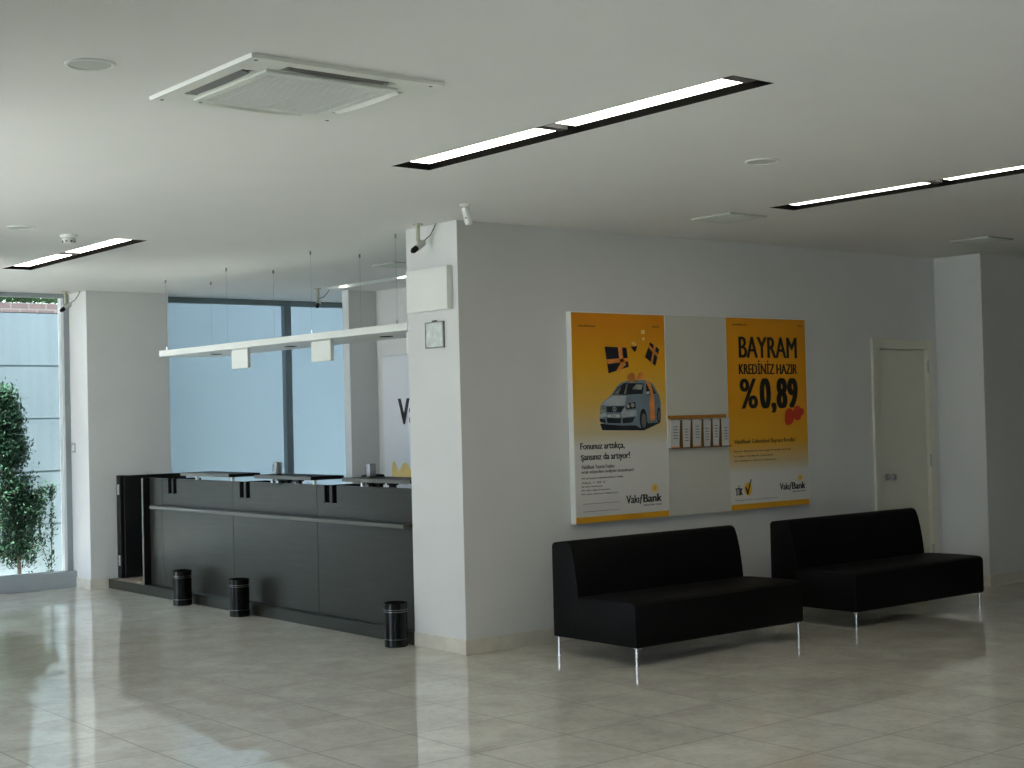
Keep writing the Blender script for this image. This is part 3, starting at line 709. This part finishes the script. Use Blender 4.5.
def logo(a, c, z0, z1, tagbox, parent, ec, er):
    """bank wordmark with its small golden emblem and the line below"""
    w = c-a
    text('logo_text', 'Vakı', (a, a+.36*w, z0, z0+(z1-z0)*.97), M['ink'], parent, .0022, F)
    text('logo_text', 'f', (a+.37*w, a+.47*w, z0-.008, z1), M['ink'], parent, .002, F, shear=.3)
    text('logo_text', 'Bank', (a+.47*w, c, z0, z0+(z1-z0)*.97), M['ink'], parent, .0038, F)
    text('logo_tagline', 'Yerli. Güçlü. Güvenli.' if 0 else 'Burası Sizin Yeriniz', tagbox, M['inkgrey'], parent, .0008, F)
    x, z = ec; pet = []
    for k in range(8):
        an = k*PI/4; pet.append([(x+er*(.62*math.cos(an)+.36*math.cos(t)), z+er*.85*(.62*math.sin(an)+.36*math.sin(t))) for t in [2*PI*j/12 for j in range(12)]])
    mb = MB()
    for i, q_ in enumerate(pet): mb.prism(q_, F-.0003-.00005*i, F+.0003, 1)
    mb.build('emblem', M['paleyellow'], parent)
    art('emblem_core', [ell(x, z, er*.3, er*.34)], M['amber'], parent, F-.0008)
logo(1.472, 1.843, .948, 1.010, (1.655, 1.842, .922, .935), P1, (1.770, 1.050), .042)

# picture of a car with ribbon and gifts, printed on the left poster
G = -.0562
art('car_shadow', [[(1.229, 1.548), (1.25, 1.500), (1.671, 1.488), (1.845, 1.541), (1.721, 1.556)]], M['cardark'], P1, G)
cb = [(1.225, 1.568), (1.229, 1.62), (1.236, 1.665), (1.250, 1.700), (1.308, 1.734), (1.35, 1.761), (1.402, 1.818), (1.454, 1.851), (1.525, 1.866), (1.62, 1.870), (1.694, 1.868), (1.77, 1.847), (1.802, 1.805), (1.844, 1.750),
      (1.858, 1.693), (1.853, 1.575), (1.812, 1.545), (1.72, 1.54), (1.701, 1.56), (1.64, 1.505), (1.588, 1.528), (1.45, 1.53), (1.31, 1.54), (1.265, 1.547)]
art('car_body', [cb], M['carblue'], P1, G-.0005)
art('car_bonnet', [[(1.24, 1.69), (1.308, 1.729), (1.36, 1.752), (1.50, 1.750), (1.49, 1.70), (1.48, 1.678), (1.295, 1.679)], [(1.44, 1.625), (1.48, 1.668), (1.50, 1.64), (1.60, 1.643), (1.60, 1.60), (1.45, 1.59)], [(1.228, 1.618), (1.29, 1.63), (1.30, 1.60), (1.227, 1.59)]], M['carlight'], P1, G-.0010)
art('car_windscreen', [[(1.362, 1.762), (1.422, 1.814), (1.480, 1.845), (1.684, 1.842), (1.668, 1.764), (1.502, 1.758)], [(1.705, 1.84), (1.765, 1.829), (1.806, 1.765), (1.709, 1.752)]], M['cardark'], P1, G-.0010)
art('car_windscreen_glint', [[(1.375, 1.766), (1.432, 1.812), (1.452, 1.822), (1.42, 1.764)], [(1.56, 1.80), (1.60, 1.835), (1.675, 1.833), (1.655, 1.795)], [(1.475, 1.765), (1.50, 1.835), (1.515, 1.835), (1.495, 1.764)]], M['carglass'], P1, G-.0014)
art('car_grille', [[(1.295, 1.674), (1.48, 1.673), (1.442, 1.628), (1.300, 1.632)], [(1.294, 1.590), (1.440, 1.584), (1.434, 1.547), (1.302, 1.553)], [(1.454, 1.584), (1.58, 1.591), (1.555, 1.551), (1.457, 1.546)], [(1.226, 1.585), (1.28, 1.580), (1.285, 1.555), (1.232, 1.56)]], M['cardark'], P1, G-.0014)
art('car_headlight', [[(1.485, 1.661), (1.520, 1.694), (1.589, 1.703), (1.592, 1.655), (1.498, 1.650)]], M['cardark'], P1, G-.0014)
for q_ in (ell(1.515, 1.672, .016, .015), ell(1.560, 1.680, .019, .016), [(1.237, 1.648), (1.282, 1.654), (1.286, 1.632), (1.233, 1.626)]): art('car_headlight_lens', [q_], M['carglass'], P1, G-.0018)
art('car_mirror', [[(1.701, 1.778), (1.739, 1.783), (1.743, 1.763), (1.705, 1.758)]], M['carlight'], P1, G-.0024)
for q_ in (ell(1.668, 1.572, .038, .080), ell(1.832, 1.600, .020, .062)): art('car_wheel', [q_], M['cardark'], P1, G-.0018)
for q_ in (ell(1.672, 1.562, .024, .054), ell(1.834, 1.597, .011, .040)): art('car_wheel_rim', [q_], M['inkgrey'], P1, G-.0022)
art('car_number_plate', [[(1.304, 1.615), (1.427, 1.613), (1.427, 1.591), (1.303, 1.595)]], M['paper'], P1, G-.0018)
text('car_number_plate_text', 'Polo', (1.34, 1.39, 1.597, 1.610), M['ink'], P1, 0, G-.0024)
ring_o = ell(1.374, 1.653, .021, .017); 
art('car_badge', [ring_o], M['carlight'], P1, G-.0018); art('car_badge_field', [ell(1.374, 1.653, .017, .0135)], M['cardark'], P1, G-.0022)
text('car_badge_letters', 'V', (1.366, 1.382, 1.654, 1.665), M['carlight'], P1, .0006, G-.0028)
text('car_badge_letters', 'W', (1.362, 1.386, 1.642, 1.654), M['carlight'], P1, .0006, G-.0028)
art('car_ribbon', [[(1.700, 1.861), (1.742, 1.858), (1.772, 1.80), (1.785, 1.736), (1.789, 1.570), (1.740, 1.557), (1.738, 1.70), (1.752, 1.771)],
    [(1.517, 1.909), (1.56, 1.925), (1.588, 1.918), (1.600, 1.882), (1.575, 1.850), (1.545, 1.850), (1.507, 1.885)], [(1.61, 1.885), (1.64, 1.925), (1.677, 1.928), (1.696, 1.905), (1.67, 1.875), (1.628, 1.861)]], M['orange'], P1, G-.0018)
for q_ in ([(1.293, 2.116), (1.514, 2.110), (1.533, 1.967), (1.326, 1.918)], [(1.759, 2.154), (1.856, 2.102), (1.810, 1.974), (1.702, 2.041)], [(1.555, 2.118), (1.627, 2.122), (1.601, 2.075)]): art('gift_box', [q_], M['inkblue'], P1, G-.0006)
for q_ in ([(1.310, 2.022), (1.525, 2.034), (1.531, 2.006), (1.316, 1.987)], [(1.424, 2.118), (1.466, 2.118), (1.480, 2.02), (1.505, 1.985), (1.44, 1.935), (1.40, 1.93), (1.445, 1.99)],
    [(1.735, 2.118), (1.750, 2.135), (1.84, 2.065), (1.835, 2.04)], [(1.80, 2.135), (1.82, 2.12), (1.775, 1.985), (1.76, 1.995)]): art('gift_ribbon', [q_], M['orange'], P1, G-.0011)
for q_ in ([(1.668, 2.243), (1.708, 2.246), (1.705, 2.214), (1.670, 2.214)], [(1.678, 2.19), (1.705, 2.19), (1.70, 2.165), (1.676, 2.168)], [(1.563, 2.14), (1.58, 2.158), (1.615, 2.14), (1.61, 2.124)]): art('gift_tag', [q_], M['paleyellow'], P1, G-.0006)

# right poster
text('headline', 'BAYRAM', (2.743, 3.451, 2.043, 2.213), M['ink'], P2, .006, F)
text('headline', 'KREDİNİZ HAZIR', (2.738, 3.448, 1.911, 2.022), M['ink'], P2, .0038, F)
text('headline_rate', '%', (2.742, 2.955, 1.634, 1.875), M['ink'], P2, .010, F)
text('headline_rate', '0,89', (2.977, 3.449, 1.592, 1.878), M['ink'], P2, .017, F, space=1.15)
art('red_seal', [ell(3.335, 1.562, .058, .068), ell(3.435, 1.588, .055, .062), ell(3.31, 1.535, .035, .045), ell(3.49, 1.60, .03, .03)], M['red'], P2, F)
text('subheading', 'VakıfBank Geleneksel Bayram Kredisi', (2.661, 3.393, 1.345, 1.388), M['inkbrown'], P2, .0022, F)
for s, (a, c, z0, z1) in zip(('Bayram ihtiyaçlarınız için uygun koşullarda kredi', 'en yakın VakıfBank şubesinde', 'sizi bekliyor, hemen başvurun'), ((2.658, 3.336, 1.284, 1.302), (2.656, 3.122, 1.244, 1.262), (2.655, 3.159, 1.208, 1.226))):
    text('small_print', s, (a, c, z0, z1), M['inkbrown'], P2, .0008, F)
text('small_print', 'Kampanya koşulları için şubelerimize danışınız.', (2.66, 3.16, .898, .910), M['inkgrey'], P2, 0, F)
text('check_logo_text', 'TİK', (2.659, 2.747, .945, 1.022), M['ink'], P2, .0035, F)
art('check_logo_disc', [ell(2.809, .990, .046, .052)], M['yellow'], P2, F)
art('check_logo_mark', [[(2.774, 1.005), (2.790, 1.008), (2.803, .978), (2.842, 1.068), (2.853, 1.066), (2.808, .945), (2.797, .945)]], M['ink'], P2, F-.0006)
logo(3.192, 3.511, .962, 1.020, (3.35, 3.508, .939, .951), P2, (3.448, 1.053), .034)
text('top_line', 'www.vakifbank.com.tr', (2.672, 2.847, 2.302, 2.315), M['inkbrown'], P2, .0008, F)
text('top_line', '444 0 724', (3.468, 3.529, 2.304, 2.316), M['inkbrown'], P2, .0008, F)

# sign on the rear wall behind the counter
bs = thing('wall_sign', 'tall white sign with dark lettering on the rear wall behind the counter', 'sign', (2.525, 3.8, .6))
MB().box(2.502, 2.55, 2.9, 4.705, .55, 2.275, .003).build('panel', M['signblue'], bs)
text('lettering', 'VakıfBank', (4.43, 3.16, 1.563, 1.832), M['ink'], bs, .012, 2.5005, axis='x')
wv = [(4.56, 1.02), (4.565, 1.10), (4.55, 1.165), (4.53, 1.185), (4.50, 1.17), (4.47, 1.115), (4.44, 1.085), (4.41, 1.105), (4.37, 1.15), (4.33, 1.175), (4.28, 1.16), (4.24, 1.10), (4.20, 1.13), (4.15, 1.17), (4.1, 1.15), (4.05, 1.02)]
MB().prism(wv, 2.4995, 2.5018, 0).build('yellow_wave', M['paleyellow'], bs)

# ------------------------------------------------------------------ sofas
def make_sofa(x0, x1, label):
    y0 = -1.215
    t = thing('sofa', label, 'sofa', ((x0+x1)/2, -.8, 0), 'armless black waiting sofas')
    prof = [(-.405, .122), (-.405, .735), (-.415, .75), (-.43, .757), (-.545, .772), (-.572, .768), (-.592, .75), (-.612, .70), (-.632, .62), (-.648, .53), (-.660, .44), (-.665, .37), (-.66, .30), (-.62, .122)]
    MB().prism(prof, x0, x1, 0, .009, 3).build('backrest', M['leather'], t, True)
    seat = [(-.615, .122), (-.655, .30), (-.658, .402), (-.75, .408), (-1.0, .412), (-1.17, .410), (-1.197, .405), (-1.212, .392), (-1.217, .37), (-1.217, .134), (-1.208, .122)]
    MB().prism(seat, x0, x1, 0, .009, 3).build('seat', M['leather'], t, True)
    for sx, sy in ((x0+.028, -1.19), (x1-.028, -1.19), (x0+.028, -.43), (x1-.028, -.43)):
        k = 1 if sx < (x0+x1)/2 else -1
        MB().box(min(sx-.018*k, sx+.045*k), max(sx-.018*k, sx+.045*k), sy-.018, sy+.018, .113, .122, .002).tube((sx, sy, .006), (sx, sy, .12), .0095).tube((sx, sy, 0), (sx, sy, .008), .016).build('leg', M['chrome'], t, True)
    return t
make_sofa(.438, 2.065, 'armless black sofa on chrome legs, the nearer one below the left poster')
make_sofa(2.655, 4.275, 'armless black sofa on chrome legs, the farther one in front of the door')

# ------------------------------------------------------------------ light
wd = bpy.data.worlds.new('sky'); bpy.context.scene.world = wd; wd.use_nodes = True
N = wd.node_tree.nodes; bg = N['Background']
tc = N.new('ShaderNodeTexCoord'); sp = N.new('ShaderNodeSeparateXYZ'); rp = N.new('ShaderNodeValToRGB')
rp.color_ramp.elements[0].position = .0; rp.color_ramp.elements[0].color = (.64, .72, .79, 1)
rp.color_ramp.elements[1].position = .6; rp.color_ramp.elements[1].color = (.72, .85, 1.04, 1)
wd.node_tree.links.new(tc.outputs['Generated'], sp.inputs[0]); wd.node_tree.links.new(sp.outputs['Z'], rp.inputs['Fac']); wd.node_tree.links.new(rp.outputs[0], bg.inputs[0])
bg.inputs[1].default_value = 6.2
def portal(loc, rot, sx, sy):
    l = bpy.data.lights.new('window_daylight', 'AREA'); l.shape = 'RECTANGLE'; l.size = sx; l.size_y = sy; l.cycles.is_portal = True
    o = bpy.data.objects.new('window_daylight', l); COL.objects.link(o); o.location = loc; o.rotation_euler = rot
portal((-7.15, -3.8, 1.5), (PI/2, 0, -PI/2), 11.6, 2.8)
portal((-5.1, 2.15, 1.5), (-PI/2, 0, 0), 3.7, 2.8)
portal((-3.26, 5.1, 1.5), (PI/2, 0, -PI/2), 2.4, 2.8)
portal((-1.7, 6.5, 1.55), (-PI/2, 0, 0), 2.8, 2.8)

sl_ = bpy.data.lights.new('sun', 'SUN'); sl_.energy = 48; sl_.angle = math.radians(.6); sl_.color = (1, .98, .95)
so = bpy.data.objects.new('sun', sl_); COL.objects.link(so); so.rotation_euler = Vector((.38, .02, -.92)).to_track_quat('-Z', 'Y').to_euler()

# ------------------------------------------------------------------ camera
cd = bpy.data.cameras.new('camera'); cam = bpy.data.objects.new('camera', cd); COL.objects.link(cam)
cd.sensor_width = 36; cd.lens = 1455.687*36/1024; cd.clip_start = .05
R = Matrix(((.77969345, -.62568529, -.02441391), (-.00523436, .0324756, -.99945882), (.62613954, .77939929, .02204595)))
Rm = Matrix((R[0], -R[1], -R[2])).transposed()
cam.matrix_world = Matrix.Translation((-5.96217, -7.98755, 1.62)) @ Rm.to_4x4()
sc = bpy.context.scene; sc.camera = cam
sc.view_settings.view_transform = 'Standard'; sc.view_settings.look = 'None'; sc.view_settings.gamma = 1
sc.view_settings.use_curve_mapping = False; sc.view_settings.exposure = .42
sc.cycles.use_denoising = True; sc.cycles.max_bounces = 12; sc.cycles.diffuse_bounces = 8; sc.cycles.caustics_reflective = False
